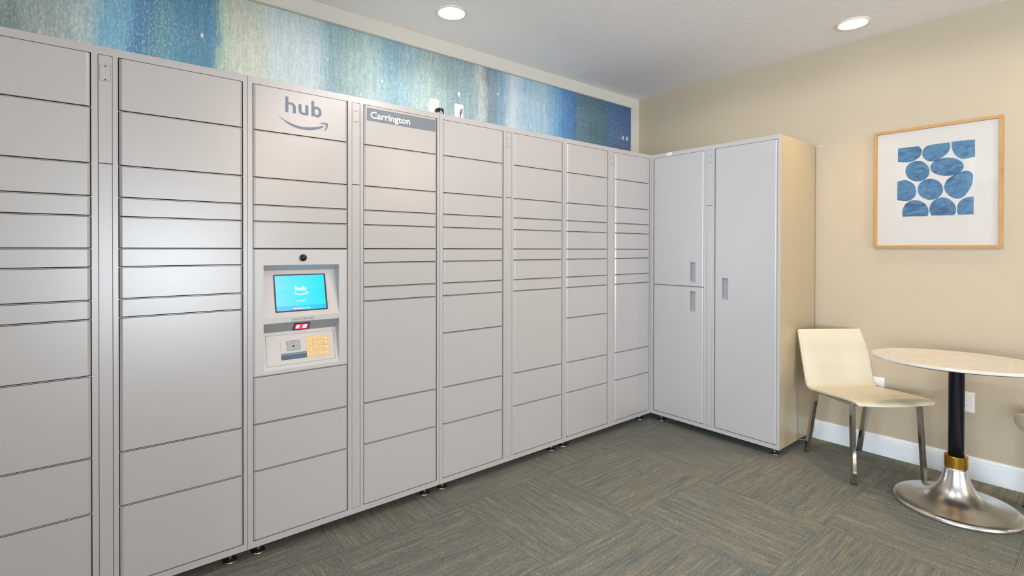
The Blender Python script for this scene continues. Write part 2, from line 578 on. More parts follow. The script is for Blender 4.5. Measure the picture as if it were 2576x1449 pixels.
def stroke_letters(bm, depth):
    """the word hub drawn as bold letter shapes in a box 0.0262..0.1800 wide, 0.0790..0.1475 high (y = 0)"""
    def add(pts, k=1.0):
        prism(bm, [(x, 0, z) for x, z in pts], (0, -depth * k, 0))
    w = 0.0128
    zt, zx, zb = 0.1478, 0.1255, 0.0800
    # h
    hx = 0.0262
    add([(hx, zb), (hx + w, zb), (hx + w, zt), (hx, zt)])
    def arch(x0, x1, ztop, zbot, flip=False, w=w):
        # n-shaped stroke from x0 (inner wall of stem) to x1 (outer right edge)
        n = 12
        cx, rx = (x0 + x1) / 2 - 0.001, (x1 - x0) / 2 + 0.001
        outer, inner = [], []
        zc = ztop - 0.019
        for i in range(n + 1):
            a = math.pi * (1.0 - 1.0 * i / n)
            outer.append((cx + rx * math.cos(a), zc + 0.019 * math.sin(a)))
            inner.append((cx - 0.002 + (rx - w + 0.002) * math.cos(a), zc + 0.0092 * math.sin(a)))
        outer += [(x1, zbot)]
        inner += [(x1 - w, zbot)]
        pts = outer + inner[::-1]
        if flip:
            pts = [(x0 + x1 - x, ztop + zbot - z) for x, z in pts]
        quads = list(zip(outer, outer[1:], inner[1:], inner))
        for q in quads:
            q = list(q)
            if flip:
                q = [(x0 + x1 - x, ztop + zbot - z) for x, z in q]
            add(q, 1.35)
    arch(hx, 0.0700, zx, zb)
    # u
    ux0, ux1 = 0.0806, 0.1225
    add([(ux1 - w, zb), (ux1, zb), (ux1, zx - 0.001), (ux1 - w, zx - 0.001)])
    arch(ux0, ux1, zx - 0.001, zb - 0.0008, flip=True)
    # b
    bx0, bx1 = 0.1352, 0.1805
    add([(bx0, zb), (bx0 + w - 0.001, zb), (bx0 + w, zt), (bx0, zt)])
    n = 26
    cx, cz = (bx0 + bx1) / 2 + 0.0015, (zx + zb) / 2 - 0.0003
    ro, ri = ((bx1 - bx0) / 2 - 0.0015, (zx - zb) / 2 + 0.001), ((bx1 - bx0) / 2 - 0.0135, (zx - zb) / 2 - 0.0095)
    for i in range(n):
        a, b = math.tau * i / n, math.tau * (i + 1) / n
        add([(cx + ro[0] * math.cos(a), cz + ro[1] * math.sin(a)), (cx + ro[0] * math.cos(b), cz + ro[1] * math.sin(b)),
             (cx - .001 + ri[0] * math.cos(b), cz + ri[1] * math.sin(b)), (cx - .001 + ri[0] * math.cos(a), cz + ri[1] * math.sin(a))], 1.35)


def logo_bm(depth=0.00025):
    bm = bmesh.new()
    stroke_letters(bm, depth)
    prism(bm, [(x, 0, z) for x, z in SMILE], (0, -depth, 0))
    prism(bm, [(x, 0, z) for x, z in ARROW], (0, -depth, 0))
    return bm


# ---------------------------------------------------------------- the room
def wall_box(name, a, b, mat, **kw):
    bm = bmesh.new()
    box(bm, a[0], b[0], a[1], b[1], a[2], b[2])
    return struct(obj(name, bm, mat, **kw))


T = 0.12
wall_box('floor', (-6.5, -5.5, -0.05), (6.0, YL, 0.0), M_CARPET)
wall_box('ceiling', (-6.5, -5.5, ZC), (6.0, YL, ZC + 0.1), M_CEIL)
wall_box('wall_left', (-6.5, YL, 0), (XR + T, YL + T, ZC), M_WALLL)
wall_box('wall_right', (XR, -1.6, 0), (XR + T, YL, ZC), M_WALLR)
wall_box('wall_return', (XR + T, -1.6, 0), (6.0, -1.6 + T, ZC), M_WALLR)
wall_box('wall_far_right', (6.0, -5.5, 0), (6.0 + T, -1.6, ZC), M_WALLR)
bm = bmesh.new()
for y0, y1, z0, z1 in ((-5.5, -3.6, 0, ZC), (0.6, YL, 0, ZC), (-3.6, 0.6, 0, 0.08), (-3.6, 0.6, 2.45, ZC)):
    box(bm, -6.5 - T, -6.5, y0, y1, z0, z1)
struct(obj('wall_far_left', bm, M_WALLL))
wall_box('wall_added_blocker', (-1.12, 1.3, 0), (-1.0, YL - 0.03, ZC), mat_wall('taupe_blocker_paint', srgb(150, 138, 120)))  # unseen partition added to keep daylight off the leftmost lockers
bm = bmesh.new()
for y0, y1, z0, z1 in ((-3.6, -3.54, .08, 2.45), (.54, .6, .08, 2.45), (-3.54, .54, .08, .14), (-3.54, .54, 2.39, 2.45), (-2.22, -2.18, .14, 2.39), (-0.82, -0.78, .14, 2.39)):
    box(bm, -6.55, -6.51, y0, y1, z0, z1)
struct(obj('window_2', bm, M_TRIMW))
bm = bmesh.new()
for x0, x1, z0, z1 in ((-6.5, 0.0, 0, ZC), (1.9, 6.0, 0, ZC), (0.0, 1.9, 0, 0.12), (0.0, 1.9, 2.35, ZC)):
    box(bm, x0, x1, -5.5 - T, -5.5, z0, z1)
struct(obj('wall_back', bm, M_WALLL))
bm = bmesh.new()
for x0, x1, z0, z1 in ((0, .06, .12, 2.35), (1.84, 1.9, .12, 2.35), (0.06, 1.84, .12, .18), (0.06, 1.84, 2.29, 2.35), (.93, .97, .18, 2.29)):
    box(bm, x0, x1, -5.49, -5.45, z0, z1)
struct(obj('window_1', bm, M_TRIMW))

# flat wooden trim around the mural: along the ceiling and down the corner
bm = bmesh.new()
TB, TW = 0.0925, 0.100
box(bm, -6.5, XR, YL - 0.022, YL, ZC - TB, ZC)
box(bm, -6.5, XR - TW, YL - 0.030, YL - 0.022, ZC - TB, ZC - TB + 0.012)
struct(obj('trim_1', bm, M_TRIMW, bevel=0.002))
bm = bmesh.new()
box(bm, XR - TW, XR, YL - 0.022, YL, 0, ZC - TB - 0.0005)
box(bm, XR - TW, XR - TW + 0.010, YL - 0.030, YL - 0.022, 0, ZC - TB - 0.0005)
struct(obj('trim_2', bm, M_TRIMW, bevel=0.002))

mural = bmesh.new()
box(mural, -6.5, XR - TW - 0.001, YL - 0.006, YL - 0.0005, 0.9, ZC - TB - 0.001)
mural = tag(obj('wall_mural', mural, M_MURAL), 'abstract painted mural in vertical bands of blue, teal and cream above the grey lockers', 'mural')
rnd = random.Random(4)
for (x, z), r in zip([(0.815, 2.491), (1.327, 2.301), (1.877, 2.329), (2.207, 2.397), (2.532, 2.409), (2.517, 2.21), (3.613, 2.28), (3.669, 2.284), (0.398, 2.325)],
                     [0.015, 0.009, 0.015, 0.011, 0.008, 0.012, 0.017, 0.017, 0.009]):
    bm = bmesh.new()
    pts = []
    for i in range(18):
        a = math.tau * i / 18
        k = 1 + rnd.uniform(-0.22, 0.22)
        pts.append((x + r * 0.62 * k * math.cos(a), YL - 0.006, z + r * 1.15 * k * math.sin(a)))
    prism(bm, pts, (0, -0.0012, 0))
    obj('spackle_patch', bm, M_SPACKLE, mural)

# baseboards
def baseboard(name, p0, p1, inward):
    prof = [(0, 0), (0.014, 0), (0.014, 0.098), (0.011, 0.104), (0.012, 0.110), (0.008, 0.116), (0.006, 0.124), (0, 0.126)]
    bm = bmesh.new()
    p0, p1, n = Vector(p0), Vector(p1), Vector(inward)
    prism(bm, [p0 + n * a + Vector((0, 0, b)) for a, b in prof], p1 - p0)
    return struct(obj(name, bm, M_BASEB))


baseboard('baseboard_right', (XR, -1.6, 0), (XR, YL - 0.03, 0), (-1, 0, 0))
baseboard('baseboard_left', (-6.5, YL, 0), (XR - TW, YL, 0), (0, -1, 0))

# ---------------------------------------------------------------- downlights
def downlight(x, y, label):
    r = empty('recessed_light', (x, y, ZC))
    tag(r, label, 'ceiling light', 'recessed ceiling lights')
    bm = bmesh.new()
    lathe(bm, [(0.090, 0.0), (0.0895, -0.004), (0.086, -0.007), (0.080, -0.008), (0.077, -0.0065), (0.074, -0.0015)], 56)
    obj('trim_ring', bm, M_BAFFLE, r, smooth=True)
    bm = bmesh.new()
    lathe(bm, [(0.0755, -0.0012), (0.05, -0.0030), (0.025, -0.0042), (0.0, -0.0046)], 48)
    obj('lens', bm, M_LENS, r, smooth=True)
    return r


labels = ['round recessed ceiling light over the lockers, left of the two',
          'round recessed ceiling light near the beige wall, right of the two']
for i, (x, y, p, c, cone) in enumerate(DOWNLIGHTS):
    downlight(x, y, labels[i] if i < 2 else 'round recessed ceiling light behind the camera')

# ---------------------------------------------------------------- lockers
ROW12 = [1.977, 1.786, 1.590, 1.476, 1.407, 1.293, 1.227, 1.112, 1.045, 0.848, 0.561, 0.366, 0.080]
ROW11 = [z for z in ROW12 if z != 0.848]
ROWK1 = [1.977, 1.785, 1.589, 1.475, 1.407, 1.293]
ROWK2 = [0.760, 0.563, 0.368, 0.080]
GAP = 0.0032
DEPTH = 0.541


def door_bm(w, h, hole=None):
    """door with rolled vertical edges, front at y = 0; hole = (x0, x1, z0, z1)"""
    bm = bmesh.new()
    e, d = 0.0090, 0.0055
    prof = [(0, 0.018), (0, d + .001), (0.0008, d - .0004), (e - 0.0012, 0.0005), (e, 0.0)]
    zs = [0, h]
    L = [[bm.verts.new((x, y, z)) for x, y in prof] for z in zs]
    Rr = [[bm.verts.new((w - x, y, z)) for x, y in prof] for z in zs]
    for k in range(len(prof) - 1):
        bm.faces.new((L[0][k], L[0][k + 1], L[1][k + 1], L[1][k]))
        bm.faces.new((Rr[0][k + 1], Rr[0][k], Rr[1][k], Rr[1][k + 1]))
    # top, bottom
    for s, flip in ((0, False), (1, True)):
        ring = L[s] + Rr[s][::-1]
        bm.faces.new(ring if flip else ring[::-1])
    if hole is None:
        bm.faces.new((L[0][-1], Rr[0][-1], Rr[1][-1], L[1][-1]))
    else:
        x0, x1, z0, z1 = hole
        A = [bm.verts.new(p) for p in ((x0, 0, z0), (x1, 0, z0), (x1, 0, z1), (x0, 0, z1))]
        C = (L[0][-1], Rr[0][-1], Rr[1][-1], L[1][-1])
        for i in range(4):
            j = (i + 1) % 4
            bm.faces.new((C[i], C[j], A[j], A[i]))
    return bm


def add_door(parent, x0, x1, z0, z1, hole=None):
    x0 += 0.0030
    x1 -= 0.0030
    z0 += 0.0046
    z1 -= 0.0026
    bm = door_bm(x1 - x0, z1 - z0, None if hole is None else (hole[0] - x0, hole[1] - x0, hole[2] - z0, hole[3] - z0))
    o = obj('door', bm, M_LOCK, parent, (x0, -0.0015, z0))
    if hole is not None:
        a, b, c, d = hole[0] - x0, hole[1] - x0, hole[2] - z0, hole[3] - z0
        bm = bmesh.new()
        dp = 0.019
        lip = [(a, 0, c), (b, 0, c), (b, 0, d), (a, 0, d)]
        bk = [(a, dp * .9, c + 0.024), (b, dp * .9, c + 0.024), (b, dp, d - 0.0005), (a, dp, d - 0.0005)]
        A = [bm.verts.new(p) for p in lip]
        B = [bm.verts.new(p) for p in bk]
        for i in range(4):
            j = (i + 1) % 4
            bm.faces.new((A[i], A[j], B[j], B[i]))
        bm.faces.new(B)
        hnd = obj('recessed_handle', bm, M_GREYBAND, o)
        hnd['label'] = 'recessed finger pull'
    return o


def locker(name, loc, rz, W, cols, label, fine=False):
    """cols: two lists of (rows, holes) ; local x to the right, y into the cabinet"""
    r = empty(name, loc, rz)
    tag(r, label, 'parcel locker', 'grey parcel locker towers')
    s = 0.0009
    d0, d1 = 0.0215 * W, 0.4625 * W
    s0, s1 = 0.482 * W, 0.5265 * W
    e0, e1 = 0.543 * W, 0.9835 * W
    bm = bmesh.new()
    FT = 0.026
    # outer shell
    box(bm, s, 0.012, FT, DEPTH, ZB, ZT)
    box(bm, W - 0.012, W - s, FT, DEPTH, ZB, ZT)
    box(bm, 0.012, W - 0.012, FT, DEPTH, ZT - 0.012, ZT)
    box(bm, 0.012, W - 0.012, FT, DEPTH, ZB, ZB + 0.012)
    box(bm, 0.012, W - 0.012, DEPTH - 0.008, DEPTH, ZB + 0.012, ZT - 0.012)
    # face frame
    box(bm, s, W - s, 0, FT, 1.977, ZT)
    box(bm, s, W - s, 0, FT, ZB, 0.080)
    for a, b in ((s, d0), (d1, s0), (s1, e0), (e1, W - s)):
        box(bm, a, b, 0, FT, 0.080, 1.977)
    obj('cabinet_body', bm, M_LOCK, r)
    # dark lining behind the doors, with the thin shelf lips between them
    bm = bmesh.new()
    has_console = 1.293 in cols[0][0] and 0.760 in cols[0][0]
    zz = ((d0, d1, 0.080, 0.757), (d0, d1, 1.296, 1.977)) if has_console else ((d0, d1, 0.080, 1.977),)
    for a, b, c, d in zz + ((s0, s1, 0.080, 1.977), (e0, e1, 0.080, 1.977)):
        box(bm, a, b, 0.021, 0.0235, c, d)
    obj('inner_lining', bm, M_LOCK_IN, r)
    for (a, b), rows in (((d0, d1), cols[0][0]), ((e0, e1), cols[1][0])):
        for z in rows[1:-1]:
            bm = bmesh.new()
            box(bm, a, b, 0.0022, 0.0205, z - 0.0009, z + 0.0010)
            obj('shelf_lip', bm, M_LOCK, r)
    doors = []
    for (a, b), (rows, holes) in (((d0, d1), cols[0]), ((e0, e1), cols[1])):
        dd = []
        for i in range(len(rows) - 1):
            dd.append(None if (rows[i], rows[i + 1]) == (1.293, 0.760) else add_door(r, a, b, rows[i + 1], rows[i], holes.get(i)))
        doors.append(dd)
    # centre strip in two pieces, with the screwed access plate
    for z0, z1 in ((1.5945, 1.977), (0.080, 1.5945)):
        bm = bmesh.new()
        box(bm, s0 + .0014, s1 - .0014, 0.0005, 0.015, z0 + 0.0012, z1 - 0.0012)
        cs = obj('centre_strip', bm, M_LOCK, r, bevel=0.0008)
        if z0 > 1:
            xm = (s0 + s1) / 2
            bm = bmesh.new()
            hw, ht, rr = 0.0148, 0.0275, 0.004
            def rrect(hw, ht, rr, y):
                pts = []
                for cx, cz, a0 in ((hw - rr, ht - rr, 0), (-hw + rr, ht - rr, 90), (-hw + rr, -ht + rr, 180), (hw - rr, -ht + rr, 270)):
                    for k in range(5):
                        a = math.radians(a0 + k * 22.5)
                        pts.append((xm + cx + rr * math.cos(a), y, 1.914 + cz + rr * math.sin(a)))
                return pts
            prism(bm, rrect(hw + .0007, ht + .0007, rr, 0.0004), (0, -0.0002, 0), 1)
            prism(bm, rrect(hw, ht, rr, 0.0002), (0, -0.0008, 0), 0)
            obj('access_plate', bm, [M_LOCK, M_LOCK_IN], cs)
            for dz in (0.0235, -0.0235):
                bm = bmesh.new()
                lathe(bm, [(0.0, 0.0012), (0.0018, 0.0010), (0.0024, 0.0)], 12)
                bmesh.ops.rotate(bm, verts=bm.verts, matrix=Matrix.Rotation(math.radians(90), 3, 'X'))
                obj('screw', bm, M_LOCK_IN, cs, (xm, -0.0006, 1.914 + dz))
    # levelling feet and little clips under the cabinet
    for fx in (0.054, W - 0.054):
        for fy in (0.062, DEPTH - 0.07):
            bm = bmesh.new()
            lathe(bm, [(0.0, 0.0), (0.027, 0.0), (0.028, 0.003), (0.027, 0.006), (0.012, 0.011), (0.0078, 0.013), (0.0078, ZB)], 24)
            obj('levelling_foot', bm, M_STEEL, r, (fx, fy, 0), smooth=False)
    for fx, sg in ((0.125, 1), (W - 0.085, -1)):
        bm = bmesh.new()
        prism(bm, [(fx, 0.078, ZB), (fx + 0.026 * sg, 0.078, ZB), (fx + 0.020 * sg, 0.078, ZB - 0.008), (fx + 0.006 * sg, 0.078, ZB - 0.013)], (0, 0.012, 0))
        obj('bracket', bm, M_STEEL, r)
    return r, doors, (d0, d1, e0, e1)


WA, WB, WCm, WD, WE = 0.915, 0.9138, 0.9265, 0.9298, 0.9363
XA, XB, XCm, XD = -0.4358, 0.4792, 1.3930, 2.3195
locker('parcel_locker', (XA, YF, 0), 0, WA, [(ROW12, {}), (ROW11, {})],
       'grey parcel locker tower at the left edge, left of the one with the blue screen')
LB, DB, eb = locker('parcel_locker', (XB, YF, 0), 0, WB, [(ROWK1 + ROWK2, {}), (ROW11, {})],
                    'grey parcel locker tower with the blue touch screen and keypad')
locker('parcel_locker', (XCm, YF, 0), 0, WCm, [(ROW12, {}), (ROW11, {})],
       'grey parcel locker tower between the touch screen tower and the last one before the corner')
locker('parcel_locker', (XD, YF, 0), 0, WD, [(ROW12, {}), (ROW11, {})],
       'grey parcel locker tower of the long row ending at the inside corner')
LE, DE, ee = locker('parcel_locker', (XC, YF, 0), -math.pi / 2, WE,
                    [([1.977, 1.030, 0.080], {0: (0.329, 0.3695, 1.061, 1.203), 1: (0.329, 0.3695, 0.853, 0.998)}),
                     ([1.977, 0.080], {0: (0.566, 0.607, 0.959, 1.101)})],
                    'grey corner locker with three large doors and recessed handles beside the cream chair')

# outer side panel, sticker, knock-outs and slot on the corner locker
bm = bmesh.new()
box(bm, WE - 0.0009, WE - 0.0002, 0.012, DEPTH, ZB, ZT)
M_SIDE = mat_powder('warm_lit_side_paint', srgb(174, 158, 130), 0.30)  # grey paint tinted tan to carry the warm lamp light on this side
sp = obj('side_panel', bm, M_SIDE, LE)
sp['label'] = 'plain grey side panel with warm light tinted into its colour'
bm = bmesh.new()
sx0, sx1 = YF - 2.159, YF - 2.117
box(bm, sx0, sx1, -0.0012, -0.0002, 1.982, 2.003)
st = obj('sticker', bm, M_WHITE, LE)
bm = text_bm('621918', sx0 + .004, sx1 - .004, 1.987, 1.997, 0.0, 0.0004)
obj('sticker_print', bm, M_TEXTDARK, st, (0, -0.0012, 0))
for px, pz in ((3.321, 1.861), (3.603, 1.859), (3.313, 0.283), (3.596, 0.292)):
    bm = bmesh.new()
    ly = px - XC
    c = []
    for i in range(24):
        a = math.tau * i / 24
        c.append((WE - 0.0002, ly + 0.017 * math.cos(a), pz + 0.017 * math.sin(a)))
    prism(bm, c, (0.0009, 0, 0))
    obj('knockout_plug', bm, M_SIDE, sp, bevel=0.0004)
bm = bmesh.new()
for a in (1.976, 1.995):
    box(bm, WE - 0.0004, WE + 0.0001, 3.512 - XC, 3.553 - XC, a - 0.0007, a + 0.0007)
for b in (3.505, 3.560):
    box(bm, WE - 0.0004, WE + 0.0001, b - XC - 0.0008, b - XC + 0.0008, 1.983, 1.987)
obj('tab_slot', bm, M_GREYBAND, sp)

# ---- logo and name strip on the touch-screen tower
logo = obj('hub_logo', logo_bm(), M_LOGO, DB[0][0], (0.6 - XB - DB[0][0].location.x, -0.0001, 1.8 - DB[0][0].location.z), recalc=True)
logo['label'] = 'slate grey hub lettering over a curved arrow'
nd = DB[1][0]
bm = bmesh.new()
box(bm, 0.992 - XB - nd.location.x, 1.3655 - XB - nd.location.x, -0.0006, 0.0, 1.9035 - nd.location.z, 1.9655 - nd.location.z)
ns = obj('name_strip', bm, M_NAME, nd)
bm = text_bm('Carrington', 1.0105 - XB - nd.location.x, 1.2195 - XB - nd.location.x, 1.9075 - nd.location.z, 1.9500 - nd.location.z, 0.02, 0.0005)
lt = obj('name_lettering', bm, M_LOGO_W, nd, (0, -0.0007, 0))

# ---- the console in the left column of the touch-screen tower (local coordinates of the tower)
KX0, KX1 = eb[0] + GAP / 2, eb[1] - GAP / 2
KZ0, KZ1 = 0.760 + GAP, 1.293 - GAP
OX0, OX1, OZ0, OZ1 = 0.540 - XB, 0.859 - XB, 0.779, 1.2245
yF = -0.0015
bm = bmesh.new()
e, dd_ = 0.009, 0.0055
prof = [(0, 0.018), (0, dd_ + .001), (0.0008, dd_ - .0004), (e - 0.0012, 0.0005), (e, 0.0)]
for sgn, X0 in ((1, KX0), (-1, KX1)):
    A = [bm.verts.new((X0 + sgn * x, yF + y, KZ0)) for x, y in prof]
    B = [bm.verts.new((X0 + sgn * x, yF + y, KZ1)) for x, y in prof]
    for k in range(4):
        bm.faces.new((A[k], A[k + 1], B[k + 1], B[k]))


def quad(bm, pts, mi=0):
    f = bm.faces.new([bm.verts.new(p) for p in pts])
    f.material_index = mi
    return f


U1 = (0.048, 1.200)      # depth / height of the top of the upper sloping panel
L1 = (0.037, 0.934)      # depth / height of the top of the lower sloping panel
ZM1, ZM0 = 1.0005, 0.9775
ix0, ix1 = KX0 + e, KX1 - e
for a, b, c, d in ((ix0, OX0, KZ0, KZ1), (OX1, ix1, KZ0, KZ1), (OX0, OX1, OZ1, KZ1), (OX0, OX1, KZ0, OZ0)):
    quad(bm, [(a, yF, c), (b, yF, c), (b, yF, d), (a, yF, d)])
quad(bm, [(OX0, yF, ZM0), (OX1, yF, ZM0), (OX1, yF, ZM1), (OX0, yF, ZM1)])
# upper recess: roof, sides, slope ; lower recess: band, sides, slope
quad(bm, [(OX0, yF, OZ1), (OX1, yF, OZ1), (OX1, U1[0], U1[1]), (OX0, U1[0], U1[1])])
for X in (OX0, OX1):
    quad(bm, [(X, yF, OZ1), (X, U1[0], U1[1]), (X, yF, ZM1)])
    quad(bm, [(X, yF, ZM0), (X, L1[0], L1[1]), (X, yF, OZ0)])
bmesh.ops.remove_doubles(bm, verts=bm.verts, dist=1e-5)
console = obj('console_panel', bm, M_PANEL, LB, recalc=False)
bm = bmesh.new()
quad(bm, [(OX0, U1[0], U1[1]), (OX1, U1[0], U1[1]), (OX1, yF, ZM1), (OX0, yF, ZM1)])
obj('screen_fascia', bm, M_PANEL, LB)
bm = bmesh.new()
quad(bm, [(OX0, L1[0], L1[1]), (OX1, L1[0], L1[1]), (OX1, yF, OZ0), (OX0, yF, OZ0)])
kf = obj('keypad_fascia', bm, M_PANEL, LB)
bm = bmesh.new()
quad(bm, [(OX0, yF, ZM0), (OX1, yF, ZM0), (OX1, L1[0], L1[1]), (OX0, L1[0], L1[1])])
band = obj('scanner_band', bm, M_GREYBAND, LB)
band['label'] = 'darker grey band holding the red scanner'


def slope_frame(p_top, p_bot, name):
    """an axis frame on a sloping panel: x along the panel, z up the slope measured from the foot of the slope"""
    top, bot = Vector((0, p_top[0], p_top[1])), Vector((0, p_bot[0], p_bot[1]))
    up = (top - bot).normalized()
    nx = Vector((1, 0, 0))
    yv = up.cross(nx)              # into the panel
    if yv.y < 0:
        yv = -yv
    m = Matrix((nx, yv, up)).transposed().to_4x4()
    m.translation = bot
    return m, (top - bot).length


MU, LU = slope_frame(U1, (yF, ZM1), 'u')
ML, LL = slope_frame(L1, (yF, OZ0), 'l')
MB_, LBd = slope_frame((yF, ZM0), L1, 'b')


def on(M, bm, name, mats, parent, **kw):
    o = obj(name, bm, mats, parent, **kw)
    o.matrix_basis = M.copy()
    return o


def hU(z):
    return (z - ZM1) / (U1[1] - ZM1) * LU


def hL(z):
    return (z - OZ0) / (L1[1] - OZ0) * LL


def rr_pts(x0, x1, z0, z1, r, y=0.0, n=5):
    pts = []
    for cx, cz, a0 in ((x1 - r, z1 - r, 0), (x0 + r, z1 - r, 90), (x0 + r, z0 + r, 180), (x1 - r, z0 + r, 270)):
        for k in range(n):
            a = math.radians(a0 + k * 90 / (n - 1))
            pts.append((cx + r * math.cos(a), y, cz + r * math.sin(a)))
    return pts


# screen
bx0, bx1, bz0, bz1 = 0.5875 - XB, 0.8095 - XB, hU(1.0215), hU(1.1815)
bm = bmesh.new()
prism(bm, rr_pts(bx0, bx1, bz0, bz1, 0.004), (0, -0.002, 0))
scr = on(MU, bm, 'touch_screen', M_BEZEL, LB)
sw, sh = bx1 - bx0 - 0.013, bz1 - bz0 - 0.011
bm = bmesh.new()
quad(bm, [(0, 0, 0), (1, 0, 0), (1, 0, 1), (0, 0, 1)])
ds = obj('display', bm, M_SCREEN, scr, (bx0 + 0.0055, -0.0023, bz0 + 0.0055))
ds.scale = (sw, 1, sh)
sc_ = 0.30
bm = logo_bm(0.0008)
for v in bm.verts:
    v.co = Vector((v.co.x * sc_, v.co.y, v.co.z * sc_))
obj('screen_logo', bm, M_SCREENTXT, scr, (0.666 - XB, -0.0024, hU(1.086)))
obj('screen_writing', text_bm('Carrington', 0.678 - XB, 0.713 - XB, hU(1.062), hU(1.068), 0, 0.0003), M_SCREENTXT, scr, (0, -0.0024, 0))
obj('screen_writing', text_bm('Tap anywhere to start', 0.661 - XB, 0.731 - XB, hU(1.030), hU(1.0375), 0, 0.0003), M_SCREENTXT, scr, (0, -0.0024, 0))

# camera dome
bm = bmesh.new()
lathe(bm, [(0.0155, 0), (0.0155, 0.003), (0.0135, 0.006), (0.0105, 0.006)], 32, mi=0)
lathe(bm, [(0.0105, 0.006), (0.0095, 0.0095), (0.006, 0.0125), (0.0, 0.014)], 32, mi=1)
bmesh.ops.rotate(bm, verts=bm.verts, matrix=Matrix.Rotation(math.radians(90), 3, 'X'))
obj('camera', bm, [M_BLACK, M_DARKGLASS], LB, (0.6995 - XB, yF, 1.255), smooth=True)

# help-line label
bm = bmesh.new()
prism(bm, rr_pts(0.6515 - XB, 0.749 - XB, 0.9787, 0.9938, 0.001, yF), (0, -0.0003, 0), 0)
prism(bm, rr_pts(0.6522 - XB, 0.7483 - XB, 0.9794, 0.9931, 0.001, yF - 0.0002), (0, -0.0003, 0), 1)
hl = obj('help_label', bm, [M_TEXTDARK, M_PANEL], LB)
obj('label_print', text_bm('Need help? 1-888-283-0677', 0.6565 - XB, 0.7445 - XB, 0.9825, 0.9905, 0, 0.0003), M_TEXTDARK, hl, (0, yF - 0.0005, 0))

# red scanner window in the band (MB_ frame: z from the back edge up to the lip)
bm = bmesh.new()
cxs = 0.6985 - XB
prism(bm, [(cxs - .033, 0, 0.005), (cxs + .033, 0, 0.005), (cxs + .033, 0, LBd - .010), (cxs - .033, 0, LBd - .010)], (0, -0.0025, 0))
sc2 = on(MB_, bm, 'scanner_window', M_BLACK, LB)
bm = bmesh.new()
prism(bm, rr_pts(cxs - .028, cxs + .028, 0.010, LBd - .014, 0.003, -0.0026), (0, -0.0004, 0), 0)
for a, b in ((-.022, -.010), (.006, .022)):
    prism(bm, rr_pts(cxs + a, cxs + b, 0.017, LBd - .020, 0.003, -0.0031), (0, -0.0003, 0), 1)
obj('red_light', bm, [M_RED, M_HOT], sc2)

# keypad plate outline, jack panel, blue label, keypad
bm = bmesh.new()
def outline(bm, x0, x1, z0, z1, w, y, h, mi=0):
    for a, b, c, d in ((x0, x1, z0, z0 + w), (x0, x1, z1 - w, z1), (x0, x0 + w, z0 + w, z1 - w), (x1 - w, x1, z0 + w, z1 - w)):
        box(bm, a, b, y - h, y, c, d, mi)
outline(bm, 0.554 - XB, 0.8435 - XB, hL(0.7945), hL(0.9205), 0.0009, -0.0001, 0.0003)
on(ML, bm, 'plate_joint', M_LOCK_IN, LB)
bm = bmesh.new()
x0, x1, z0, z1 = 0.612 - XB, 0.719 - XB, hL(0.842), hL(0.900)
box(bm, x0, x1, -0.0016, 0, z0, z1, 0)
outline(bm, 0.636 - XB, 0.694 - XB, hL(0.851), hL(0.892), 0.0010, -0.0016, 0.0002, 2)
box(bm, 0.637 - XB, 0.693 - XB, -0.0019, -0.0016, hL(0.852), hL(0.891), 1)
jp = on(ML, bm, 'jack_panel', [M_PANEL, M_GREYBAND, M_LOCK_IN], LB)
bm = bmesh.new()
lathe(bm, [(0.0075, 0), (0.0072, 0.0010), (0.0045, 0.0014), (0.0036, 0.0008)], 28, mi=0)
lathe(bm, [(0.0036, 0.0008), (0.0, 0.0007)], 28, mi=1)
bmesh.ops.rotate(bm, verts=bm.verts, matrix=Matrix.Rotation(math.radians(90), 3, 'X'))
obj('headphone_jack', bm, [M_STEEL, M_SLOT], jp, (0.6645 - XB, -0.0019, hL(0.868)))
bm = bmesh.new()
n = 22
for i in range(n):
    a0 = math.radians(-30 + 240 * i / n)
    a1 = math.radians(-30 + 240 * (i + 1) / n)
    prism(bm, [(0.0058 * math.cos(a0), 0, 0.0058 * math.sin(a0)), (0.0058 * math.cos(a1), 0, 0.0058 * math.sin(a1)),
               (0.0050 * math.cos(a1), 0, 0.0050 * math.sin(a1)), (0.0050 * math.cos(a0), 0, 0.0050 * math.sin(a0))], (0, -0.0002, 0))
for s_ in (-1, 1):
    box(bm, s_ * 0.0056 - .0008, s_ * 0.0056 + .0008, -.0002, 0, -0.0045, -0.001)
obj('headphone_symbol', bm, M_TEXTDARK, jp, (0.665 - XB, -0.0019, hL(0.8835)))
bm = bmesh.new()
prism(bm, rr_pts(0.612 - XB, 0.719 - XB, hL(0.8145), hL(0.8405), 0.002), (0, -0.0008, 0))
bl = on(ML, bm, 'speech_label', M_BLUELAB, LB)
bl['label'] = 'dark blue label with white print'
obj('label_print', text_bm('Insert headphones to initiate speech mode', 0.6145 - XB, 0.7165 - XB, hL(0.8335), hL(0.8385), 0.0, 0.0003), M_LOGO_W, bl, (0, -0.0008, 0))
bm = bmesh.new()
box(bm, 0.7195 - XB, 0.8205 - XB, -0.0010, 0, hL(0.8125), hL(0.9005))
kp = on(ML, bm, 'keypad', M_KEYBACK, LB, bevel=0.0004)
kp['label'] = 'brass toned metal keypad'
keys = [['1', '2', '3', None], ['4', '5', '6', None], ['7', '8', '9', None], ['*', '0', '#', None]]
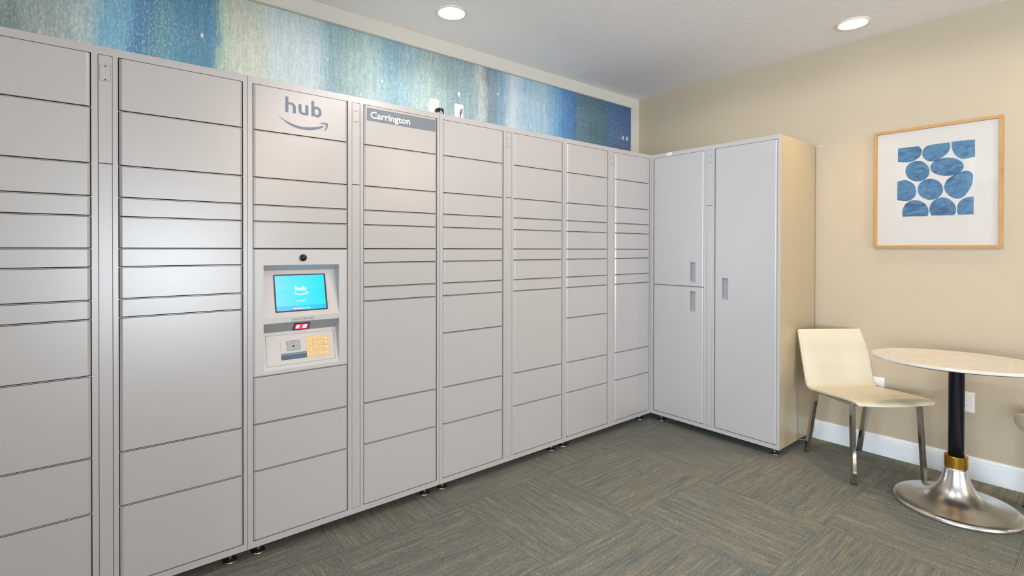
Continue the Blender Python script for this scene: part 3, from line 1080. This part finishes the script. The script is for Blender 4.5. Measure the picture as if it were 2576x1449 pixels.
for j, zc_ in enumerate((0.8865, 0.8665, 0.8462, 0.8262)):
    for i, xc_ in enumerate((0.7345, 0.7535, 0.7725, 0.7995)):
        ch = keys[j][i]
        hw = 0.0069 if ch else 0.0135
        dw = .0011 if ch == '1' else .0026
        bm = text_bm(ch, xc_ - XB - dw, xc_ - XB + dw, hL(zc_) - 0.0042, hL(zc_) + 0.0042, 0.0, 0.0003) if ch else bmesh.new()
        for v in bm.verts:
            v.co.y -= 0.0034
        if ch == '*':
            for v in bm.verts:
                v.co.z = hL(zc_) + (v.co.z - hL(zc_)) * 0.6
        for f in bm.faces:
            f.material_index = 1
        if not ch:
            if j < 3:
                box(bm, xc_ - XB - .010, xc_ - XB + .002, -0.0036, -0.0034, hL(zc_) + 0.0002, hL(zc_) + 0.0024, 1)
                box(bm, xc_ - XB - .010, xc_ - XB + .010, -0.0036, -0.0034, hL(zc_) - 0.0040, hL(zc_) - 0.0032, 1)
            if j == 2:
                for q in (-1, 1):
                    box(bm, xc_ - XB + .0065, xc_ - XB + .0095, -0.0036, -0.0034, hL(zc_) + q * .002 - .0005, hL(zc_) + q * .002 + .0005, 1)
            if j == 3:
                for q in (-.006, -.001, .005):
                    box(bm, xc_ - XB + q, xc_ - XB + q + .0009, -0.0036, -0.0034, hL(zc_) - .003, hL(zc_) + .003, 1)
        cx_, cz_ = xc_ - XB, hL(zc_)
        lo = [(cx_ - hw, -.001, cz_ - .0072), (cx_ + hw, -.001, cz_ - .0072), (cx_ + hw, -.001, cz_ + .0072), (cx_ - hw, -.001, cz_ + .0072)]
        q = 0.0012
        hi = [(cx_ - hw + q, -.0034, cz_ - .0072 + q), (cx_ + hw - q, -.0034, cz_ - .0072 + q), (cx_ + hw - q, -.0034, cz_ + .0072 - q), (cx_ - hw + q, -.0034, cz_ + .0072 - q)]
        A = [bm.verts.new(p) for p in lo]
        B = [bm.verts.new(p) for p in hi]
        for a in range(4):
            bm.faces.new((A[a], A[(a + 1) % 4], B[(a + 1) % 4], B[a])).material_index = 0
        bm.faces.new(B).material_index = 0
        obj('key', bm, [M_KEY, M_KEYDARK], kp)

# ---------------------------------------------------------------- outlets
def plate_bm(w, h, t=0.006):
    bm = bmesh.new()
    lo = [(x, y, z) for x, y, z in rr_pts(-w / 2, w / 2, -h / 2, h / 2, 0.003)]
    A = [bm.verts.new(p) for p in lo]
    B = [bm.verts.new((p[0] * 0.955, -t, p[2] * 0.972)) for p in lo]
    n = len(A)
    for i in range(n):
        bm.faces.new((A[i], A[(i + 1) % n], B[(i + 1) % n], B[i]))
    bm.faces.new(B)
    bm.faces.new(A[::-1])
    return bm


def screws(bm, t, dz):
    for s_ in (-1, 1):
        box(bm, -0.0028, 0.0028, -t - 0.0004, -t, s_ * dz - 0.0008, s_ * dz + 0.0008, 1)


def duplex(name, loc, rz, label, parent=None):
    r = empty(name, loc, rz)
    tag(r, label, 'electrical outlet', 'wall outlets')
    obj('cover_plate', plate_bm(0.070, 0.114), M_WHITE, r)
    bm = bmesh.new()
    box(bm, -0.0175, 0.0175, -0.0068, -0.0055, -0.0345, 0.0345, 1)
    box(bm, -0.0168, 0.0168, -0.0075, -0.006, -0.0338, 0.0338, 0)
    obj('receptacle', bm, [M_WHITE, M_GREYBAND], r)
    bm = bmesh.new()
    for dz in (0.017, -0.017):
        box(bm, -0.0075, -0.0055, -0.0078, -0.0074, dz + 0.000, dz + 0.008)
        box(bm, 0.0055, 0.0073, -0.0078, -0.0074, dz + 0.001, dz + 0.007)
        box(bm, -0.0022, 0.0022, -0.0078, -0.0074, dz - 0.009, dz - 0.0045)
    for s_ in (-1, 1):
        box(bm, -0.0030, 0.0030, -0.0066, -0.0060, s_ * 0.048 - 0.0006, s_ * 0.048 + 0.0006)
    obj('socket_holes', bm, M_SLOT, r)
    return r


# on the right wall (facing -x): local x -> -Y, local -y -> -X
duplex('wall_outlet', (XR, 0.576, 0.430), -math.pi / 2, 'white duplex outlet on the beige wall behind the table pole')
r = empty('cable_outlet', (XR, 0.999, 0.430), -math.pi / 2)
tag(r, 'white cable plate with one metal connector low on the wall behind the cream chair', 'cable outlet', 'wall outlets')
obj('cover_plate', plate_bm(0.070, 0.114), M_WHITE, r)
bm = bmesh.new()
lathe(bm, [(0.0, 0.014), (0.0035, 0.014), (0.0045, 0.013), (0.0045, 0.004), (0.0065, 0.004), (0.0065, 0.0)], 16)
bmesh.ops.rotate(bm, verts=bm.verts, matrix=Matrix.Rotation(math.radians(90), 3, 'X'))
obj('connector', bm, M_STEEL, r, (0, -0.006, 0))
# above the lockers on the mural
yM = YL - 0.006
duplex('wall_outlet', (1.686, yM, 2.206), 0, 'white outlet on the mural with a black plug in it')
o = empty('cable_plate', (1.877, yM, 2.206))
tag(o, 'blank white cover plate on the mural with a black cable coming out', 'cover plate', 'wall outlets')
bmx = plate_bm(0.069, 0.114)
obj('cover_plate', bmx, M_WHITE, o)
bm = bmesh.new()
pts = [(1.888, yM - 0.004, 2.196), (1.888, yM - 0.02, 2.206), (1.887, yM - 0.028, 2.222), (1.882, yM - 0.028, 2.228), (1.877, yM - 0.026, 2.218),
       (1.875, yM - 0.024, 2.20), (1.873, yM - 0.024, 2.16), (1.873, yM - 0.030, 2.06), (1.872, yM - 0.045, 2.018), (1.868, yM - 0.09, 2.0085), (1.85, yM - 0.16, 2.0085)]
tube(bm, pts, 0.0028)
tag(obj('black_cable', bm, M_BLACK, smooth=True), 'thin black cable looping out of the blank plate on the mural', 'cable', 'cables above the lockers')
r = empty('power_plug', (1.700, yM - 0.008, 2.188))
tag(r, 'black right-angled power plug in the mural outlet, cord dropping behind the lockers', 'power plug', 'cables above the lockers')
bm = bmesh.new()
tube(bm, [(0.0, 0.0, 0.0), (0.0, -0.016, 0.001), (0.004, -0.026, 0.001)], 0.0135, 12)
tube(bm, [(0.002, -0.026, 0.002), (0.016, -0.030, 0.006), (0.026, -0.030, 0.004), (0.032, -0.028, -0.004)], 0.0075, 12)
obj('plug_body', bm, M_BLACK, r, smooth=True)
bm = bmesh.new()
tube(bm, [(0.031, -0.028, -0.002), (0.035, -0.027, -0.016), (0.036, -0.027, -0.05), (0.034, -0.030, -0.12), (0.032, -0.042, -0.165), (0.028, -0.08, -0.1785), (0.01, -0.16, -0.1785)], 0.0038, 10)
obj('cord', bm, M_BLACK, r, smooth=True)

# old paint marks on the right wall above the corner locker
bm = bmesh.new()
for y, z, a, b in ((1.338, 2.0, 0.006, 0.003), (1.325, 2.001, 0.004, 0.0018), (1.233, 1.997, 0.003, 0.002)):
    prism(bm, [(XR, y + a * math.cos(math.tau * i / 12), z + b * math.sin(math.tau * i / 12)) for i in range(12)], (-0.0008, 0, 0))
tag(obj('paint_chip', bm, M_SPACKLE), 'small white chips in the beige paint beside the top of the corner locker', 'paint chip')

# ---------------------------------------------------------------- framed print
fr = empty('framed_print', (XR, 0.7265, 1.667), -math.pi / 2)     # local x -> -Y
tag(fr, 'framed print of blue pebble shapes in a bamboo frame on the beige wall', 'picture')
HW, HH, FW, FD = 0.2950, 0.3630, 0.0165, 0.022
bm = bmesh.new()
for a, b in (((-HW, -HH), (HW, -HH)), ((HW, -HH), (HW, HH)), ((HW, HH), (-HW, HH)), ((-HW, HH), (-HW, -HH))):
    def inn(p):
        return (p[0] - math.copysign(FW, p[0]), p[1] - math.copysign(FW, p[1]))
    ai, bi = inn(a), inn(b)
    prism(bm, [(a[0], 0, a[1]), (b[0], 0, b[1]), (bi[0], 0, bi[1]), (ai[0], 0, ai[1])], (0, -FD, 0))
obj('frame', bm, M_BAMBOO, fr, bevel=0.0012)
bm = bmesh.new()
box(bm, -HW + FW * .6, HW - FW * .6, -0.010, -0.003, -HH + FW * .6, HH - FW * .6)
obj('mat_board', bm, M_MAT, fr)
STONES = [[(0.9,1.916),(0.85,1.916),(0.799,1.915),(0.784,1.896),(0.782,1.876),(0.791,1.851),(0.817,1.829),(0.855,1.824),(0.9,1.833)],[(0.778,1.892),(0.76,1.912),(0.72,1.915),(0.656,1.915),(0.651,1.886),(0.663,1.856),(0.689,1.831),(0.719,1.815),(0.75,1.815),(0.773,1.836),(0.783,1.86)],[(0.648,1.917),(0.547,1.914),(0.546,1.817),(0.574,1.812),(0.602,1.811),(0.621,1.824),(0.636,1.845),(0.646,1.875)],[(0.745,1.759),(0.749,1.738),(0.759,1.72),(0.774,1.708),(0.793,1.703),(0.813,1.705),(0.833,1.714),(0.849,1.73),(0.859,1.75),(0.863,1.773),(0.86,1.794),(0.849,1.812),(0.833,1.824),(0.814,1.828),(0.794,1.826),(0.774,1.816),(0.759,1.8),(0.749,1.78)],[(0.593,1.77),(0.596,1.753),(0.608,1.738),(0.628,1.727),(0.652,1.721),(0.678,1.723),(0.703,1.73),(0.724,1.743),(0.739,1.76),(0.744,1.779),(0.74,1.798),(0.728,1.813),(0.707,1.824),(0.683,1.829),(0.656,1.827),(0.631,1.819),(0.611,1.805),(0.598,1.789)],[(0.902,1.712),(0.876,1.719),(0.854,1.717),(0.822,1.694),(0.808,1.659),(0.81,1.62),(0.832,1.595),(0.859,1.587),(0.902,1.599)],[(0.683,1.646),(0.687,1.625),(0.697,1.607),(0.712,1.594),(0.732,1.588),(0.753,1.589),(0.772,1.599),(0.789,1.614),(0.8,1.634),(0.803,1.657),(0.8,1.679),(0.789,1.697),(0.773,1.71),(0.753,1.715),(0.732,1.713),(0.713,1.703),(0.697,1.688),(0.687,1.668)],[(0.679,1.673),(0.669,1.698),(0.645,1.72),(0.607,1.741),(0.574,1.743),(0.553,1.722),(0.555,1.673),(0.569,1.631),(0.592,1.596),(0.615,1.584),(0.644,1.594),(0.669,1.621),(0.68,1.648)],[(0.875,1.496),(0.878,1.531),(0.864,1.571),(0.838,1.592),(0.806,1.593),(0.774,1.578),(0.754,1.55),(0.749,1.517),(0.754,1.493)],[(0.736,1.495),(0.747,1.521),(0.746,1.556),(0.723,1.59),(0.693,1.601),(0.664,1.595),(0.637,1.568),(0.625,1.536),(0.627,1.504),(0.635,1.493)],[(0.617,1.494),(0.623,1.517),(0.62,1.554),(0.606,1.578),(0.582,1.592),(0.551,1.594),(0.55,1.494)]]
bm = bmesh.new()
box(bm, 0.7265 - 0.905, 0.7265 - 0.546, -0.0106, -0.0099, 1.494 - 1.667, 1.917 - 1.667, 0)
for st_ in STONES:
    for _ in range(2):          # round the outline, keeping the corners cut by the print's edge
        out_ = []
        for i_, (y, z) in enumerate(st_):
            if y >= 0.899 or y <= 0.552 or z >= 1.913 or z <= 1.498:
                out_.append((y, z))
            else:
                (ya, za), (yb, zb_) = st_[i_ - 1], st_[(i_ + 1) % len(st_)]
                out_ += [(y * .75 + ya * .25, z * .75 + za * .25), (y * .75 + yb * .25, z * .75 + zb_ * .25)]
        st_ = out_
    pts = [(0.7265 - y, -0.0104, z - 1.667) for y, z in st_]
    prism(bm, pts, (0, -0.0006, 0), 1)
obj('pebble_print', bm, [M_PAPER, M_WC], fr)
bm = bmesh.new()
box(bm, -HW + FW * .8, HW - FW * .8, -0.0165, -0.0150, -HH + FW * .8, HH - FW * .8)
obj('glass_pane', bm, M_GLASS, fr)

# ---------------------------------------------------------------- chairs
def square_tube(bm, a, b, w, side):
    a, b = Vector(a), Vector(b)
    d = (b - a).normalized()
    u = (Vector(side) - d * Vector(side).dot(d)).normalized()
    v = d.cross(u)
    vs = []
    for p in (a, b):
        vs.append([bm.verts.new(p + u * sx * w / 2 + v * sy * w / 2) for sx, sy in ((-1, -1), (1, -1), (1, 1), (-1, 1))])
    bm.faces.new(vs[0])
    bm.faces.new(vs[1][::-1])
    for i in range(4):
        bm.faces.new((vs[0][i], vs[0][(i + 1) % 4], vs[1][(i + 1) % 4], vs[1][i]))


def chair(label, loc, ang):
    """local +x = the way the chair faces, +y = its left"""
    r = empty('side_chair', (loc[0], loc[1], 0), ang)
    tag(r, label, 'chair', 'cream chairs at the round table')
    # seat shell profile (f, z) from the front lip to the top of the back
    prof = [(0.290, 0.446), (0.289, 0.452), (0.283, 0.4565), (0.270, 0.459), (0.235, 0.460), (0.16, 0.4565), (0.08, 0.450), (0.0, 0.443), (-0.07, 0.437), (-0.115, 0.433),
            (-0.136, 0.4335), (-0.152, 0.438), (-0.163, 0.448), (-0.171, 0.465), (-0.182, 0.505), (-0.198, 0.565), (-0.214, 0.625), (-0.231, 0.690), (-0.248, 0.750), (-0.2545, 0.773), (-0.2565, 0.780)]
    NS = 20
    bm = bmesh.new()
    grid = []
    np_ = len(prof)
    for i, (f, z) in enumerate(prof):
        row = []
        t = i / (np_ - 1)
        half = 0.222
        # rounded corners at both ends
        if i == 0:
            half = 0.213
        if i == np_ - 1:
            half = 0.214
        if i == np_ - 2:
            half = 0.2205
        for j in range(NS + 1):
            s_ = -1 + 2 * j / NS
            y = s_ * half
            bow = 0.0
            if f > 0.04:
                bow = -0.026 * (abs(s_) ** 2.0) * min(1.0, (f - 0.04) / 0.22)
            dish = 0.002 * (1 - s_ * s_)
            if f < -0.145:
                row.append(bm.verts.new((f - dish, y, z)))
            else:
                row.append(bm.verts.new((f + bow, y, z - dish)))
        grid.append(row)
    for a, b in zip(grid, grid[1:]):
        for j in range(NS):
            bm.faces.new((a[j], a[j + 1], b[j + 1], b[j]))
    o = obj('seat_shell', bm, M_SHELL, r, smooth=True)
    md = o.modifiers.new('thick', 'SOLIDIFY')
    md.thickness = 0.012
    md.offset = 0.0
    md = o.modifiers.new('bevel', 'BEVEL')
    md.width = 0.004
    md.segments = 3
    md.limit_method = 'ANGLE'
    md.angle_limit = math.radians(50)
    # piping along the two side edges
    for s_ in (-1, 1):
        bm = bmesh.new()
        pts = []
        for i, (f, z) in enumerate(prof[3:-1]):
            bow = -0.026 * min(1.0, (f - 0.04) / 0.22) * 0.92 if f > 0.04 else 0
            if f < -0.16:
                pts.append((f + 0.0072, s_ * 0.2125, z + 0.002))
            elif f < -0.1:
                pts.append((f + 0.004, s_ * 0.2125, z + 0.0062))
            else:
                pts.append((f + bow, s_ * 0.2125, z + 0.0066))
        tube(bm, pts, 0.0016, 6)
        obj('piping', bm, M_STITCH, o, smooth=True)
    tops = {}
    for sf, s_, hx, hy in ((-1, -1, -0.140, 0.170), (-1, 1, -0.140, 0.170), (1, -1, 0.196, 0.196), (1, 1, 0.196, 0.196)):
        bm = bmesh.new()
        top = (hx, s_ * hy, 0.418 if sf < 0 else 0.436)
        foot = (-0.228, s_ * 0.175, 0.002) if sf < 0 else (0.222, s_ * 0.206, 0.002)
        tops[(sf, s_)] = top
        square_tube(bm, foot, top, 0.0225, (0, 1, 0))
        lg = obj('leg', bm, M_CHROME, r, bevel=0.0012)
        bm = bmesh.new()
        square_tube(bm, (foot[0], foot[1], 0.0), (foot[0], foot[1], 0.006), 0.0235, (0, 1, 0))
        obj('foot_glide', bm, M_RUBBER, lg)
    bm = bmesh.new()
    for s_ in (-1, 1):
        a, b = tops[(-1, s_)], tops[(1, s_)]
        square_tube(bm, (a[0], a[1], a[2] - 0.002), (b[0], b[1], b[2] - 0.002), 0.016, (0, 1, 0))
    for sf in (-1, 1):
        a, b = tops[(sf, -1)], tops[(sf, 1)]
        square_tube(bm, (a[0], a[1], a[2] - 0.003), (b[0], b[1], b[2] - 0.003), 0.016, (1, 0, 0))
    obj('seat_frame', bm, M_CHROME, r)
    return r


chair('cream leather chair with chrome legs standing between the corner locker and the table', (3.520, 1.011), -2.199)
chair('cream leather chair cut off by the right edge, on the far side of the table', (3.476, 0.042), math.atan2(0.954, -0.30))

# ---------------------------------------------------------------- table
TX, TY = 3.338, 0.542
tb = empty('cafe_table', (TX, TY, 0), 0.333)
tag(tb, 'oval marble topped pedestal table with black pole and polished metal base', 'table')
bm = bmesh.new()
rt, e1 = 0.276, 1.272
lathe(bm, [(0.0, 0.7430), (rt - 0.003, 0.7430), (rt, 0.7405), (rt, 0.731), (rt - 0.003, 0.7285), (0.0, 0.7285)], 96, 1.0, e1)
obj('table_top', bm, M_MARBLE, tb)
bm = bmesh.new()
lathe(bm, [(rt - 0.012, 0.7285), (rt - 0.022, 0.7225), (0.0, 0.7225)], 96, 1.0, e1)
obj('under_plate', bm, M_UNDER, tb)
bm = bmesh.new()
lathe(bm, [(0.075, 0.7225), (0.075, 0.716), (0.032, 0.706), (0.0315, 0.20), (0.0, 0.20)], 48)
obj('pole', bm, M_POLE, tb, smooth=True)
tb.children[-1].data.polygons.foreach_set('use_smooth', [True] * len(tb.children[-1].data.polygons))
bm = bmesh.new()
lathe(bm, [(0.0325, 0.262), (0.0455, 0.262), (0.047, 0.260), (0.047, 0.207), (0.0455, 0.205), (0.030, 0.205)], 48)
obj('collar', bm, M_BRASS, tb)
bm = bmesh.new()
prof = [(0.030, 0.2055), (0.0450, 0.2050), (0.0475, 0.188), (0.0515, 0.165), (0.058, 0.140), (0.0675, 0.116), (0.081, 0.093), (0.0985, 0.073), (0.121, 0.057), (0.150, 0.045),
        (0.183, 0.0365), (0.215, 0.031), (0.236, 0.0275), (0.247, 0.0235), (0.2535, 0.017), (0.2555, 0.010), (0.254, 0.004), (0.249, 0.0), (0.0, 0.0)]
lathe(bm, prof, 96)
obj('pedestal_base', bm, M_ALU, tb, smooth=True)
